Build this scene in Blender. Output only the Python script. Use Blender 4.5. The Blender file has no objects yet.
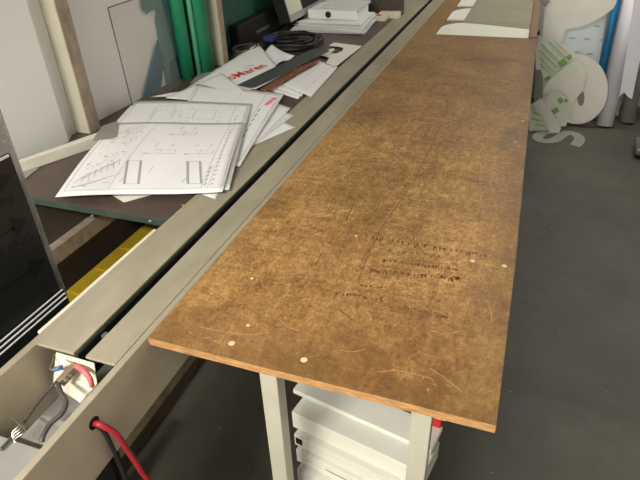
import bpy, math, random
from mathutils import Vector, Matrix
random.seed(7)
C = bpy.context.scene.collection
PI = math.pi
# ---------------------------------------------------------------- camera
F, CX, CY, H, T = 545.0, 320.0, 240.0, 1.62, 0.88
def cvec(p): return Vector((p[0]-CX, -(p[1]-CY), -F))
vY = cvec((552, -122)).normalized()
vZ = Vector((1, .037, 0)).cross(vY).normalized()
vX = vY.cross(vZ)
R = Matrix((vX, vY, vZ))
cam = bpy.data.objects.new('camera', bpy.data.cameras.new('camera')); C.objects.link(cam)
cam.data.sensor_width = 36; cam.data.lens = F/640*36; cam.data.clip_start = .02
cam.matrix_world = Matrix.Translation((0, 0, H)) @ R.to_4x4()
bpy.context.scene.camera = cam
def at(p, n, d):                      # point of the plane n.P = d seen at pixel p
    r = R @ cvec(p); n = Vector(n); o = Vector((0, 0, H))
    return o + r*((d-n.dot(o))/n.dot(r))
def az(p, z=T): return at(p, (0, 0, 1), z)
def ax(p, x): return at(p, (1, 0, 0), x)
def ay(p, y): return at(p, (0, 1, 0), y)

# ---------------------------------------------------------------- materials
def lin(c):
    c = c/255
    return c/12.92 if c <= .04045 else ((c+.055)/1.055)**2.4
def rgb(c, k=1): return tuple(lin(v)*k for v in c)+(1,)
MATS = {}
def mat(name, col, rough=.5, metal=0, var=.12, scale=8, bump=0, bscale=80, trans=0, alpha=1, ior=1.45, stretch=(1, 1, 1), emit=0, spec=.5, fine=.0):
    if name in MATS: return MATS[name]
    m = bpy.data.materials.new(name); m.use_nodes = True; MATS[name] = m
    nt = m.node_tree; N = nt.nodes; L = nt.links; b = N['Principled BSDF']
    b.inputs['Roughness'].default_value = rough; b.inputs['Metallic'].default_value = metal
    b.inputs['Transmission Weight'].default_value = trans; b.inputs['Alpha'].default_value = alpha
    b.inputs['IOR'].default_value = ior; b.inputs['Specular IOR Level'].default_value = spec
    tc = N.new('ShaderNodeTexCoord'); mp = N.new('ShaderNodeMapping'); mp.inputs['Scale'].default_value = stretch
    L.new(tc.outputs['Object'], mp.inputs[0])
    no = N.new('ShaderNodeTexNoise'); no.inputs['Scale'].default_value = scale; no.inputs['Detail'].default_value = 8
    no.inputs['Roughness'].default_value = .62
    L.new(mp.outputs[0], no.inputs['Vector'])
    cr = N.new('ShaderNodeValToRGB'); cr.color_ramp.elements[0].position = .3; cr.color_ramp.elements[1].position = .7
    cr.color_ramp.elements[0].color = rgb(col, 1-var); cr.color_ramp.elements[1].color = tuple(min(1, v) for v in rgb(col, 1+var))
    L.new(no.outputs['Fac'], cr.inputs[0]); L.new(cr.outputs[0], b.inputs['Base Color'])
    if emit:
        b.inputs['Emission Color'].default_value = rgb(col); b.inputs['Emission Strength'].default_value = emit
    if bump:
        n2 = N.new('ShaderNodeTexNoise'); n2.inputs['Scale'].default_value = bscale; n2.inputs['Detail'].default_value = 4
        L.new(mp.outputs[0], n2.inputs['Vector'])
        bp = N.new('ShaderNodeBump'); bp.inputs['Strength'].default_value = bump; bp.inputs['Distance'].default_value = .002
        L.new(n2.outputs['Fac'], bp.inputs['Height']); L.new(bp.outputs[0], b.inputs['Normal'])
    return m

def mix(nt, typ, a, b, fac):
    n = nt.nodes.new('ShaderNodeMix'); n.data_type = 'RGBA'; n.blend_type = typ
    for sock, v in ((n.inputs[0], fac), (n.inputs[6], a), (n.inputs[7], b)):
        if isinstance(v, bpy.types.NodeSocket): nt.links.new(v, sock)
        else: sock.default_value = v
    return n.outputs[2]
def noise(nt, vec, stretch, scale, detail=6, rough=.6, dist=0, lo=.3, hi=.7):
    mp = nt.nodes.new('ShaderNodeMapping'); mp.inputs['Scale'].default_value = stretch; nt.links.new(vec, mp.inputs[0])
    n = nt.nodes.new('ShaderNodeTexNoise'); n.inputs['Scale'].default_value = scale; n.inputs['Detail'].default_value = detail
    n.inputs['Roughness'].default_value = rough; n.inputs['Distortion'].default_value = dist
    nt.links.new(mp.outputs[0], n.inputs['Vector'])
    r = nt.nodes.new('ShaderNodeMapRange'); r.inputs[1].default_value = lo; r.inputs[2].default_value = hi
    nt.links.new(n.outputs['Fac'], r.inputs[0]); return r.outputs[0]
def ridge(nt, vec, stretch, scale, width, detail=1, dist=0):   # thin wandering lines
    mp = nt.nodes.new('ShaderNodeMapping'); mp.inputs['Scale'].default_value = stretch; nt.links.new(vec, mp.inputs[0])
    n = nt.nodes.new('ShaderNodeTexNoise'); n.inputs['Scale'].default_value = scale; n.inputs['Detail'].default_value = detail
    n.inputs['Distortion'].default_value = dist; nt.links.new(mp.outputs[0], n.inputs['Vector'])
    s = nt.nodes.new('ShaderNodeMath'); s.operation = 'SUBTRACT'; s.inputs[1].default_value = .5; nt.links.new(n.outputs['Fac'], s.inputs[0])
    a = nt.nodes.new('ShaderNodeMath'); a.operation = 'ABSOLUTE'; nt.links.new(s.outputs[0], a.inputs[0])
    r = nt.nodes.new('ShaderNodeMapRange'); r.inputs[1].default_value = 0; r.inputs[2].default_value = width
    r.inputs[3].default_value = 1; r.inputs[4].default_value = 0; nt.links.new(a.outputs[0], r.inputs[0]); return r.outputs[0]
def mul(nt, a, b):
    n = nt.nodes.new('ShaderNodeMath'); n.operation = 'MULTIPLY'
    for i, v in enumerate((a, b)):
        if isinstance(v, bpy.types.NodeSocket): nt.links.new(v, n.inputs[i])
        else: n.inputs[i].default_value = v
    return n.outputs[0]
def spot(nt, vec, c, r0, r1):          # soft round mask
    n = nt.nodes.new('ShaderNodeVectorMath'); n.operation = 'DISTANCE'; nt.links.new(vec, n.inputs[0]); n.inputs[1].default_value = c
    r = nt.nodes.new('ShaderNodeMapRange'); r.interpolation_type = 'SMOOTHSTEP'; r.inputs[1].default_value = r0; r.inputs[2].default_value = r1
    r.inputs[3].default_value = 1; r.inputs[4].default_value = 0; nt.links.new(n.outputs['Value'], r.inputs[0]); return r.outputs[0]

def board_material():
    m = bpy.data.materials.new('worn_brown_ply'); m.use_nodes = True; nt = m.node_tree; b = nt.nodes['Principled BSDF']
    v = nt.nodes.new('ShaderNodeTexCoord').outputs['Object']
    big = noise(nt, v, (1, .8, 1), 5, 8, .7, .6, .32, .68)
    col = mix(nt, 'MIX', rgb((142, 104, 58)), rgb((206, 164, 104)), big)
    grain = noise(nt, v, (1.6, .9, 1), 34, 8, .75, .8, .32, .68)
    col = mix(nt, 'MULTIPLY', col, mix(nt, 'MIX', (.52, .48, .42, 1), (1.2, 1.2, 1.18, 1), grain), .85)
    cross = noise(nt, v, (.7, 3.5, 1), 16, 8, .8, 1.2, .34, .68)
    col = mix(nt, 'MULTIPLY', col, mix(nt, 'MIX', (.6, .56, .50, 1), (1.16, 1.16, 1.14, 1), cross), .8)
    longs = noise(nt, v, (5, .5, 1), 9, 8, .75, .8, .34, .7)
    col = mix(nt, 'MULTIPLY', col, mix(nt, 'MIX', (.78, .75, .71, 1), (1.08, 1.08, 1.08, 1), longs), .7)
    speck = noise(nt, v, (1.5, 1, 1), 120, 5, .7, 0, .3, .7)
    col = mix(nt, 'MULTIPLY', col, mix(nt, 'MIX', (.55, .52, .48, 1), (1.3, 1.3, 1.3, 1), speck), .9)
    sc = ridge(nt, v, (1, .5, 1), 13, .004, 0, 0)
    gate = noise(nt, v, (1, 1, 1), 11, 2, .5, 0, .5, .62)
    col = mix(nt, 'MIX', col, rgb((205, 160, 108)), mul(nt, mul(nt, sc, gate), .5))
    sc2 = ridge(nt, v, (.4, 1.6, 1), 16, .005, 0, 0)
    gate2 = noise(nt, v, (1, 1, 1), 17, 2, .5, 0, .52, .65)
    col = mix(nt, 'MIX', col, rgb((200, 156, 104)), mul(nt, mul(nt, sc2, gate2), .5))
    pale = noise(nt, v, (1, 1.2, 1), 55, 6, .85, .5, .62, .72)
    col = mix(nt, 'MIX', col, rgb((214, 174, 118)), mul(nt, pale, .45))
    dk = noise(nt, v, (2.2, 1, 1), 30, 5, .8, .3, .6, .74)
    col = mix(nt, 'MIX', col, rgb((78, 52, 30)), mul(nt, dk, .55))
    c = az((362, 121)); st = mul(nt, spot(nt, v, c, .04, .11), noise(nt, v, (1, 1, 1), 45, 4, .7, 0, .4, .6))
    col = mix(nt, 'MIX', col, rgb((88, 62, 44)), mul(nt, st, .6))
    # grimy border along the right and near edges, and a long worn line
    sx = nt.nodes.new('ShaderNodeSeparateXYZ'); nt.links.new(v, sx.inputs[0])
    e = nt.nodes.new('ShaderNodeMapRange'); e.inputs[1].default_value = -.03; e.inputs[2].default_value = .07
    nt.links.new(sx.outputs[0], e.inputs[0])
    col = mix(nt, 'MIX', col, rgb((100, 72, 42)), mul(nt, mul(nt, e.outputs[0], noise(nt, v, (1, 1, 1), 14, 5, .6, 0, .25, .6)), .75))
    e2 = nt.nodes.new('ShaderNodeMapRange'); e2.inputs[1].default_value = .79; e2.inputs[2].default_value = .66
    nt.links.new(sx.outputs[1], e2.inputs[0])
    col = mix(nt, 'MIX', col, rgb((104, 74, 42)), mul(nt, mul(nt, e2.outputs[0], noise(nt, v, (1, 1, 1), 10, 5, .6, 0, .3, .6)), .6))
    # greyer towards the far third: glossy sheen painted into the colour
    e3 = nt.nodes.new('ShaderNodeMapRange'); e3.inputs[1].default_value = 1.7; e3.inputs[2].default_value = 3.3
    nt.links.new(sx.outputs[1], e3.inputs[0])
    col = mix(nt, 'MIX', col, rgb((118, 92, 64)), mul(nt, e3.outputs[0], .45))
    nt.links.new(col, b.inputs['Base Color'])
    rr = nt.nodes.new('ShaderNodeMapRange'); rr.inputs[3].default_value = .42; rr.inputs[4].default_value = .62
    nt.links.new(big, rr.inputs[0]); nt.links.new(rr.outputs[0], b.inputs['Roughness'])
    bp = nt.nodes.new('ShaderNodeBump'); bp.inputs['Strength'].default_value = .25; bp.inputs['Distance'].default_value = .001
    nt.links.new(grain, bp.inputs['Height']); nt.links.new(bp.outputs[0], b.inputs['Normal'])
    return m
def floor_material():
    m = bpy.data.materials.new('painted_grey_concrete'); m.use_nodes = True; nt = m.node_tree; b = nt.nodes['Principled BSDF']
    v = nt.nodes.new('ShaderNodeTexCoord').outputs['Object']
    col = mix(nt, 'MIX', rgb((64, 63, 55)), rgb((90, 86, 76)), noise(nt, v, (1, 1, 1), 1.6, 8, .6, .3, .3, .7))
    col = mix(nt, 'MULTIPLY', col, mix(nt, 'MIX', (.8, .8, .8, 1), (1.1, 1.1, 1.1, 1), noise(nt, v, (1, 1, 1), 9, 8, .7, .6, .3, .7)), .8)
    cr = mul(nt, ridge(nt, v, (1, 1, 1), 1.1, .004, 4, .4), noise(nt, v, (1, 1, 1), 2, 2, .5, 0, .5, .6))
    col = mix(nt, 'MIX', col, rgb((45, 44, 40)), mul(nt, cr, .45))
    sp = noise(nt, v, (1, 1, 1), 55, 1, .5, 0, .80, .82)
    col = mix(nt, 'MIX', col, rgb((190, 188, 180)), mul(nt, sp, .8))
    nt.links.new(col, b.inputs['Base Color']); b.inputs['Roughness'].default_value = .55
    return m

M = dict(
  board=board_material(), floor=floor_material(),
  ply_edge=mat('pale_ply_edge', (168, 126, 80), .75, var=.55, scale=30, stretch=(1, 1, 9)),
  ink_dark=mat('dark_burn_marks', (70, 45, 24), .7, var=.3, scale=60),
  smear=mat('dark_rubbed_smear', (112, 80, 44), .6, var=.3, scale=90), worn=mat('darker_worn_line', (132, 98, 56), .6, var=.3, scale=70),
  scratch=mat('pale_scratch', (190, 148, 98), .6, var=.2, scale=60),
  putty=mat('pale_putty', (214, 196, 164), .6, var=.1, scale=60),
  steel=mat('grey_worn_metal_plate', (158, 150, 129), .45, .05, var=.16, scale=7, bump=.12, bscale=60, stretch=(1.6, .5, 1)),
  beam=mat('beige_grey_painted_beam', (188, 176, 153), .5, var=.14, scale=6, bump=.1, bscale=30),
  beam_in=mat('inner_sheet_metal', (150, 149, 142), .4, .2, var=.12, scale=6),
  cream=mat('cream_paint', (222, 214, 192), .45, var=.06),
  black=mat('matte_black', (22, 22, 22), .6, var=.3),
  battencream=mat('batten_cream_paint', (214, 208, 192), .5, var=.06),
  dirty=mat('dirty_brown_rail', (78, 68, 50), .8, var=.45, scale=16),
  darkhole=mat('dark_groove', (20, 18, 15), .8, var=.2),
  wall=mat('off_white_wall_paint', (234, 232, 228), .7, var=.03, scale=2, bump=.1, bscale=40),
  farwall=mat('grey_white_far_wall', (190, 190, 182), .75, var=.05, scale=2),
  ceil=mat('white_ceiling_paint', (225, 224, 220), .8, var=.03),
  bench=mat('dark_brown_film_faced_ply', (82, 68, 60), .42, var=.22, scale=9, bump=.08, bscale=120),
  bench_edge=mat('dark_green_sealed_edge', (52, 66, 58), .6, var=.3, scale=30),
  wood=mat('pale_planed_wood', (184, 180, 160), .6, var=.1, scale=6, stretch=(6, 6, 1)),
  wood_brown=mat('brownish_worn_wood', (158, 142, 124), .65, var=.3, scale=14, stretch=(2, 2, 1)),
  paper=mat('white_paper', (233, 233, 231), .75, var=.015, scale=4),
  paper2=mat('greyer_paper', (214, 216, 214), .75, var=.03, scale=4),
  ink=mat('grey_print_ink', (166, 166, 170), .7, var=.1),
  inkd=mat('black_print_ink', (124, 124, 128), .7, var=.1),
  inkred=mat('faint_red_print', (205, 150, 150), .7, var=.1),
  pink=mat('pink_highlighter', (244, 118, 148), .6, var=.08),
  redtext=mat('red_print', (205, 62, 48), .6, var=.1),
  bluetext=mat('pale_blue_print', (150, 165, 200), .6, var=.1),
  rulerdark=mat('dark_grey_green_bar', (66, 72, 68), .45, var=.15, scale=12),
  rust=mat('brown_red_bar', (128, 72, 48), .5, var=.2, scale=14),
  acryl_white=mat('white_acrylic', (234, 232, 218), .35, var=.03),
  foam=mat('white_foam_board', (230, 228, 216), .55, var=.05, scale=5),
  foam_edge=mat('grey_cut_edge', (110, 108, 100), .6, var=.1),
  film=mat('black_protective_film', (32, 34, 34), .32, var=.25, scale=5, bump=.15, bscale=12),
  filmink=mat('black_film_print', (14, 15, 15), .5, var=.1),
  white_edge=mat('white_sheet_edge', (238, 238, 234), .4, var=.03),
  red_cable=mat('red_cable_rubber', (172, 40, 52), .38, var=.08),
  pink_cable=mat('pinkish_red_cable', (214, 104, 106), .45, var=.08),
  grey_cable=mat('dark_grey_cable', (74, 70, 68), .45, var=.1),
  blk_cable=mat('black_cable_rubber', (34, 33, 34), .45, var=.15),
  blue=mat('blue_connector', (78, 104, 150), .45, var=.1),
  dblue=mat('dark_blue_plug', (38, 44, 92), .45, var=.1),
  silver=mat('bright_bare_wire', (200, 198, 190), .3, .9, var=.05),
  copper=mat('brown_wire', (134, 116, 98), .4, .2, var=.1),
  yellow=mat('yellow_plastic', (164, 138, 30), .5, var=.15),
  dbrown=mat('brown_board_box', (84, 74, 62), .7, var=.2, scale=10),
  teal=mat('blue_teal_sheet', (44, 104, 122), .35, var=.15),
  teal_l=mat('grey_teal_sheet', (96, 130, 128), .4, var=.12, scale=4),
  green=mat('green_film_roll', (34, 132, 92), .4, var=.2, scale=3, stretch=(6, 6, .4)),
  green_l=mat('light_green_film', (90, 168, 134), .4, var=.15, scale=5, stretch=(6, 6, .4)),
  green_d=mat('dark_green_sheet', (44, 92, 72), .45, var=.15, scale=3),
  panelwhite=mat('white_laminate', (204, 202, 188), .4, var=.03, scale=5),
  panelgrey=mat('grey_top_laminate', (186, 185, 174), .5, var=.04, scale=5),
  leg=mat('beige_steel_leg', (178, 174, 156), .4, .1, var=.08, scale=6),
  redbox=mat('red_plastic', (190, 30, 30), .4, var=.1),
  screen=mat('cream_document_page', (226, 222, 200), .5, var=.03),
  bezel=mat('silver_bezel', (170, 170, 164), .35, .3, var=.05),
  brownrail=mat('brown_rail_wood', (128, 100, 72), .5, var=.2, scale=12, stretch=(5, .6, 1)),
  insetbase=mat('brown_inset_base', (122, 98, 76), .5, var=.2, scale=9),
  greentape=mat('green_print', (134, 178, 98), .5, var=.1),
  paleblue=mat('pale_blue_grey_sheet', (222, 230, 230), .5, var=.04, scale=4),
  dash=mat('faint_grey_dash', (168, 180, 182), .5, var=.04),
  filmstripe=mat('white_film_green_tint', (228, 230, 216), .45, var=.05, scale=6),
  bluetube=mat('blue_roll', (36, 124, 176), .4, var=.1),
  whitetube=mat('white_vinyl_roll', (226, 224, 230), .4, var=.03, scale=3),
  greytube=mat('grey_tube', (140, 140, 130), .5, var=.12, scale=4),
  castor=mat('grey_cast_metal', (120, 122, 118), .4, .5, var=.2, scale=20),
)
def glass(name, col, alpha, rough=.12):
    m = mat(name, col, rough, var=.04, alpha=alpha); return m
M['clear'] = glass('clear_acrylic', (190, 180, 166), .09)
M['clear_edge'] = mat('acrylic_edge', (88, 86, 70), .3, var=.1)
M['smoke'] = glass('grey_translucent_acrylic', (172, 166, 142), .66, .18)
M['strip'] = glass('grey_clear_sheet', (150, 152, 146), .55, .1)

# ---------------------------------------------------------------- mesh builder
class MB:
    def __init__(s): s.v = []; s.f = []; s.m = []; s.sm = []
    def face(s, pts, mi=0, smooth=False):
        n = len(s.v); s.v += [tuple(p) for p in pts]; s.f.append(tuple(range(n, n+len(pts)))); s.m.append(mi); s.sm.append(smooth)
    def box(s, x0, x1, y0, y1, z0, z1, mi=0, tm=None, rz=0, piv=None, M4=None):
        P = [Vector(p) for p in ((x0,y0,z0),(x1,y0,z0),(x1,y1,z0),(x0,y1,z0),(x0,y0,z1),(x1,y0,z1),(x1,y1,z1),(x0,y1,z1))]
        if rz:
            pv = Vector(piv or (x0, y0, 0)); q = Matrix.Rotation(rz, 3, 'Z'); P = [q@(p-pv)+pv for p in P]
        if M4: P = [M4@p for p in P]
        n = len(s.v); s.v += [tuple(p) for p in P]
        for i, f in enumerate(((0,3,2,1),(4,5,6,7),(0,1,5,4),(1,2,6,5),(2,3,7,6),(3,0,4,7))):
            s.f.append(tuple(n+k for k in f)); s.m.append(tm if (tm is not None and i == 1) else mi); s.sm.append(False)
        return s
    def tube(s, pts, r, mi=0, seg=10, r1=None, cap=True):
        pts = [Vector(p) for p in pts]; n0 = len(s.v); up = None; k = len(pts)
        for i, p in enumerate(pts):
            t = (pts[min(i+1, k-1)]-pts[max(i-1, 0)]).normalized()
            if up is None: up = t.orthogonal().normalized()
            up = (up-t*up.dot(t)).normalized(); w = t.cross(up)
            rr = r if r1 is None else r+(r1-r)*i/(k-1)
            for j in range(seg):
                a = 2*PI*j/seg; s.v.append(tuple(p+(up*math.cos(a)+w*math.sin(a))*rr))
        for i in range(k-1):
            for j in range(seg):
                a = n0+i*seg+j; b = n0+i*seg+(j+1) % seg
                s.f.append((a, b, b+seg, a+seg)); s.m.append(mi); s.sm.append(True)
        if cap:
            s.f.append(tuple(n0+j for j in reversed(range(seg)))); s.m.append(mi); s.sm.append(False)
            s.f.append(tuple(n0+(k-1)*seg+j for j in range(seg))); s.m.append(mi); s.sm.append(False)
        return s
    def prism(s, pts, off, mi=0, em=None, bm=None):   # polygon extruded by vector off
        pts = [Vector(p) for p in pts]; off = Vector(off); n = len(s.v); k = len(pts)
        s.v += [tuple(p) for p in pts]+[tuple(p+off) for p in pts]
        s.f.append(tuple(range(n, n+k))); s.m.append(mi); s.sm.append(False)
        s.f.append(tuple(n+k+i for i in reversed(range(k)))); s.m.append(mi if bm is None else bm); s.sm.append(False)
        for i in range(k):
            j = (i+1) % k; s.f.append((n+i, n+k+i, n+k+j, n+j)); s.m.append(mi if em is None else em); s.sm.append(False)
        return s
    def build(s, name, mats, parent=None, bevel=0, smooth=False, solid=0, subsurf=0):
        me = bpy.data.meshes.new(name); me.from_pydata(s.v, [], s.f)
        if not isinstance(mats, (list, tuple)): mats = [mats]
        for m in mats: me.materials.append(M[m] if isinstance(m, str) else m)
        for p, mi, sm in zip(me.polygons, s.m, s.sm): p.material_index = mi; p.use_smooth = sm or smooth
        import bmesh
        b = bmesh.new(); b.from_mesh(me); bmesh.ops.recalc_face_normals(b, faces=b.faces) if not solid else None; b.to_mesh(me); b.free()
        o = bpy.data.objects.new(name, me); C.objects.link(o)
        if parent: o.parent = parent
        if solid:
            d = o.modifiers.new('solid', 'SOLIDIFY'); d.thickness = solid; d.offset = -1
        if bevel:
            d = o.modifiers.new('bevel', 'BEVEL'); d.width = bevel; d.segments = 2; d.limit_method = 'ANGLE'
        return o
def tag(o, label, cat, group=None, kind=None):
    o['label'] = label; o['category'] = cat
    if group: o['group'] = group
    if kind: o['kind'] = kind
    return o
def root(name, loc, label, cat, group=None):
    o = bpy.data.objects.new(name, None); C.objects.link(o); o.location = loc; o.empty_display_size = .05
    bpy.context.view_layer.update()
    return tag(o, label, cat, group)
def put(o, parent):          # parent keeping world place (meshes are built in world coordinates)
    o.parent = parent; o.matrix_parent_inverse = Matrix.Translation(parent_world(parent)).inverted(); return o
def parent_world(p):
    v = Vector(p.location)
    while p.parent: p = p.parent; v = v  # parts carry no own offset
    return v if p.type == 'EMPTY' else Vector((0, 0, 0))
def part(mb, name, mats, parent, **k):
    o = mb.build(name, mats, None, **k)
    r = parent
    o.parent = parent
    if parent.type == 'EMPTY': o.matrix_parent_inverse = Matrix.Translation(Vector(parent.location)).inverted()
    return o
def struct(name, mb, mats, **k):
    o = mb.build(name, mats, **k); o['kind'] = 'structure'; return o
def spline(pts, n=8):
    pts = [Vector(p) for p in pts]; out = []
    for i in range(len(pts)-1):
        p0 = pts[max(i-1, 0)]; p1 = pts[i]; p2 = pts[i+1]; p3 = pts[min(i+2, len(pts)-1)]
        for k in range(n):
            t = k/n
            out.append(.5*((2*p1)+(p2-p0)*t+(2*p0-5*p1+4*p2-p3)*t*t+(3*p1-p0-3*p2+p3)*t**3))
    out.append(pts[-1]); return out
_dg = None
def text_mb(mb, s, origin, right, up, size, mi, bold=0):
    cu = bpy.data.curves.new('txt', 'FONT'); cu.body = s; cu.size = 1; cu.offset = bold; cu.resolution_u = 2
    o = bpy.data.objects.new('txt', cu); me = bpy.data.meshes.new_from_object(o)
    for p in me.polygons:
        mb.face([Vector(origin)+Vector(right)*me.vertices[i].co.x*size+Vector(up)*me.vertices[i].co.y*size for i in p.vertices], mi)
    bpy.data.objects.remove(o); bpy.data.curves.remove(cu); bpy.data.meshes.remove(me)
def ribbon(pts, w, n, off, mb, mi=0, em=None):   # a band of width w along pts lying in the plane with normal n, extruded by off
    pts = [Vector(p) for p in pts]; n = Vector(n); L = []; Rr = []
    for i, p in enumerate(pts):
        t = (pts[min(i+1, len(pts)-1)]-pts[max(i-1, 0)]).normalized(); s = n.cross(t).normalized()
        L.append(p+s*w/2); Rr.append(p-s*w/2)
    mb.prism(L+Rr[::-1], off, mi, em)

# ---------------------------------------------------------------- the room
struct('floor', MB().box(-1.62, 4.0, -3.25, 6.25, -.05, 0), 'floor')
struct('wall_left', MB().box(-1.68, -1.52, -3.2, 6.2, 0, 3.1), 'wall')
struct('trim_2', MB().prism([(x, y, T) for x, y in ((-1.5195,.3),(-1.510,.95),(-1.488,1.42),(-1.5195,1.478))], (0,0,2.2)), 'wall')
struct('wall_far', MB().box(-1.55, 4.0, 6.2, 6.3, 0, 3.1), 'farwall')
struct('wall_right', MB().box(4.0, 4.1, -3.2, 6.3, 0, 3.1), 'wall')
struct('wall_near', MB().box(-1.55, 4.0, -3.3, -3.2, 0, 3.1), 'wall')
struct('ceiling', MB().box(-1.68, 4.1, -3.3, 6.3, 3.1, 3.2), 'ceil')

# ---------------------------------------------------------------- work table with worn board
wt = root('work_table', (-.27, .65, 0), 'long narrow worktable with a scuffed brown plywood top on beige legs', 'table')
XL, XR, Y0, Y1 = -.612, .060, .633, 3.335
mb = MB(); mb.prism([(XL,Y0,T),(.0545,Y0-.003,T),(XR,1.1,T),(XR,Y1,T),(XL,Y1,T)], (0,0,-.018), 0, 1)
mb.box(XL, -.505, Y1, 5.4, T-.018, T, 1, 0)                     # left rail of the far inset
def mark(p0, p1, w, mi, z=.0002):
    a, b = Vector(az(p0)), Vector(az(p1)); t = (b-a).normalized(); s = Vector((-t.y, t.x, 0))*w/2; u = Vector((0, 0, z))
    mb.face([a-s+u, b-s*.3+u, b+s*.3+u, a+s+u], mi)
def curve_mark(px, w, mi):
    P = spline([az(p) for p in px], 5)
    for a, b in zip(P, P[1:]):
        t = (b-a).normalized(); s = Vector((-t.y, t.x, 0))*w/2; u = Vector((0, 0, .0002)); mb.face([a-s+u, b-s+u, b+s+u, a+s+u], mi)
for (a, b, n, dn) in (((373,237),(488,255),34,1), ((379,259),(458,269),26,.9), ((352,269),(462,277),36,1), ((336,292),(382,299),14,1.1),
                      ((361,268),(457,279),20,.7), ((405,306),(452,318),20,.8), ((380,249),(440,256),12,.6), ((360,285),(410,291),10,.6)):
    for i in range(int(n*1.7)):
        t = random.random(); x = a[0]+(b[0]-a[0])*t; y = a[1]+(b[1]-a[1])*t+random.gauss(0, .7); l = random.uniform(1, 3.6)*dn
        mark((x, y), (x-l*.1+random.uniform(-.4, .4), y+l), random.uniform(.002, .006), 4)
for px in ([(205,285),(215,291),(231,301)], [(200,327),(225,332),(250,335),(270,332)], [(394,152),(406,162),(413,177)],
           [(368,148),(380,153),(390,160)], [(452,192),(470,190),(486,187)], [(478,191),(472,196),(470,203)], [(487,300),(491,312),(492,322)],
           [(378,372),(400,371),(432,379)], [(430,368),(447,380),(462,392)], [(280,320),(290,328),(300,330)], [(340,350),(352,352),(366,349)],
           [(255,235),(262,245),(266,256)], [(430,330),(445,334),(461,331)], [(300,210),(316,214),(330,212)]):
    curve_mark(px, .0013, 3)
for px in ([(354,203),(346,220)], [(322,253),(315,266)], [(340,310),(352,320)]):
    curve_mark(px, .0016, 2)
for px in ([(448,106),(436,135),(416,177)], [(417,177),(396,207),(375,240),(358,281)]):
    curve_mark(px, .0035, 5)
for i in range(90):        # little chips and nicks
    x = random.uniform(XL+.02, XR-.02); y = Y0+.02+random.random()**1.6*2.4; s = random.uniform(.0006, .0017)
    a = random.uniform(0, PI); c = Vector((x, y, T+.00022)); d = Vector((math.cos(a), math.sin(a), 0)); e = Vector((-d.y, d.x, 0))
    mb.face([c-d*s*3, c-e*s, c+d*s*3, c+e*s], 3)
for i in range(230):       # fine straight scratches
    x = random.uniform(XL+.04, XR-.03); y = Y0+.03+random.random()**1.5*1.9; a = random.gauss(0, .5)+random.choice((0, PI/2, .9)); l = random.uniform(.008, .045)
    d = Vector((math.cos(a), math.sin(a), 0)); e = Vector((-d.y, d.x, 0))*random.uniform(.00025, .00055); c = Vector((x, y, T+.00022)); bnd = e*random.uniform(-4, 4)
    if not (XL+.01 < (c+d*l).x < XR-.01 and Y0+.01 < (c+d*l).y): continue
    m_ = c+d*l/2+bnd
    mb.face([c-e*.3, m_-e, m_+e, c+e*.3], 3); mb.face([m_-e, c+d*l-e*.3, c+d*l+e*.3, m_+e], 3)
top = part(mb, 'tabletop', ['board', 'ply_edge', 'ink_dark', 'scratch', 'smear', 'worn'], wt)
for i, px in enumerate(((231.6,343.5),(304,360),(248,325.5),(252,278.5),(472.5,261),(504.4,266),(358,107),(523,121),(515,142),(356,236))):
    r = (.0065, .0065, .0035, .0035, .0055, .0055, .004, .004, .003, .003)[i]; c = az(px, T+.0004)
    part(MB().prism([c+Vector((math.cos(a)*r, math.sin(a)*r, 0)) for a in [k*PI/7 for k in range(14)]], (0, 0, .0006)), 'screw_cap', 'putty', top)
mb = MB(); mb.box(.020, XR, Y1+.002, 5.4, T-.018, T+.010)
rail = part(mb, 'side_rail', 'brownrail', wt, bevel=.002)
h = az((542, 32), T); part(MB().box(.0605, .074, h.y-.03, h.y+.02, T-.012, T+.006), 'hinge', 'black', rail)
part(MB().box(-.505, .020, Y1, 5.4, T-.024, T-.0155), 'inset_base', 'insetbase', wt)
for (x, y) in ((-.374, .638), (-.084, .638), (-.374, 3.2), (-.084, 3.2)):
    w = .036
    part(MB().box(x, x+w, y, y+.034, 0, T-.0185), 'leg', 'leg', wt, bevel=.002)

# acrylic cut-outs lying in the inset at the far end of the table
def arch(x0, x1, y0, y1, z, th, name, m, label, cat='sheet', group=None):
    P = [(x0, y0), (x1, y0+.03)]; P += [(x1, y1-.07)]
    n = 10; r = min(.19, (y1-y0)*.9)
    P += [(x0+r+.05, y1)]
    for i in range(1, n+1):
        a = PI/2+PI/2*i/n; P.append((x0+r+math.cos(a)*r, y1-r+math.sin(a)*r if y1-r > y0 else y0+(y1-y0)*math.sin(a)))
    mb = MB(); mb.prism([(p[0], p[1], z) for p in P], (0, 0, th)); o = mb.build(name, m)
    return tag(o, label, cat, group)
arch(-.498, .018, 3.345, 3.73, T-.0153, .008, 'acrylic_cutout', 'acryl_white', 'white arched acrylic cutout at the near end of the table inset, closest to brown board')
arch(-.498, .018, 3.80, 4.22, T-.0153, .008, 'acrylic_cutout', 'acryl_white', 'white arched acrylic cutout in the table inset, middle one partly under grey sheet')
arch(-.498, .018, 4.28, 4.75, T-.0153, .008, 'acrylic_cutout', 'acryl_white', 'white arched acrylic cutout farthest along the table inset, cut off by picture top')
mb = MB(); P = [(-.385, 3.705), (-.28, 3.69), (.018, 3.60), (.018, 5.35), (-.385, 5.35)]
mb.prism([(x, y, T-.0065) for x, y in P], (0, 0, .005))
tag(mb.build('acrylic_sheet', 'smoke'), 'grey-green translucent acrylic sheet lying over the white arched cutouts', 'sheet')

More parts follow.
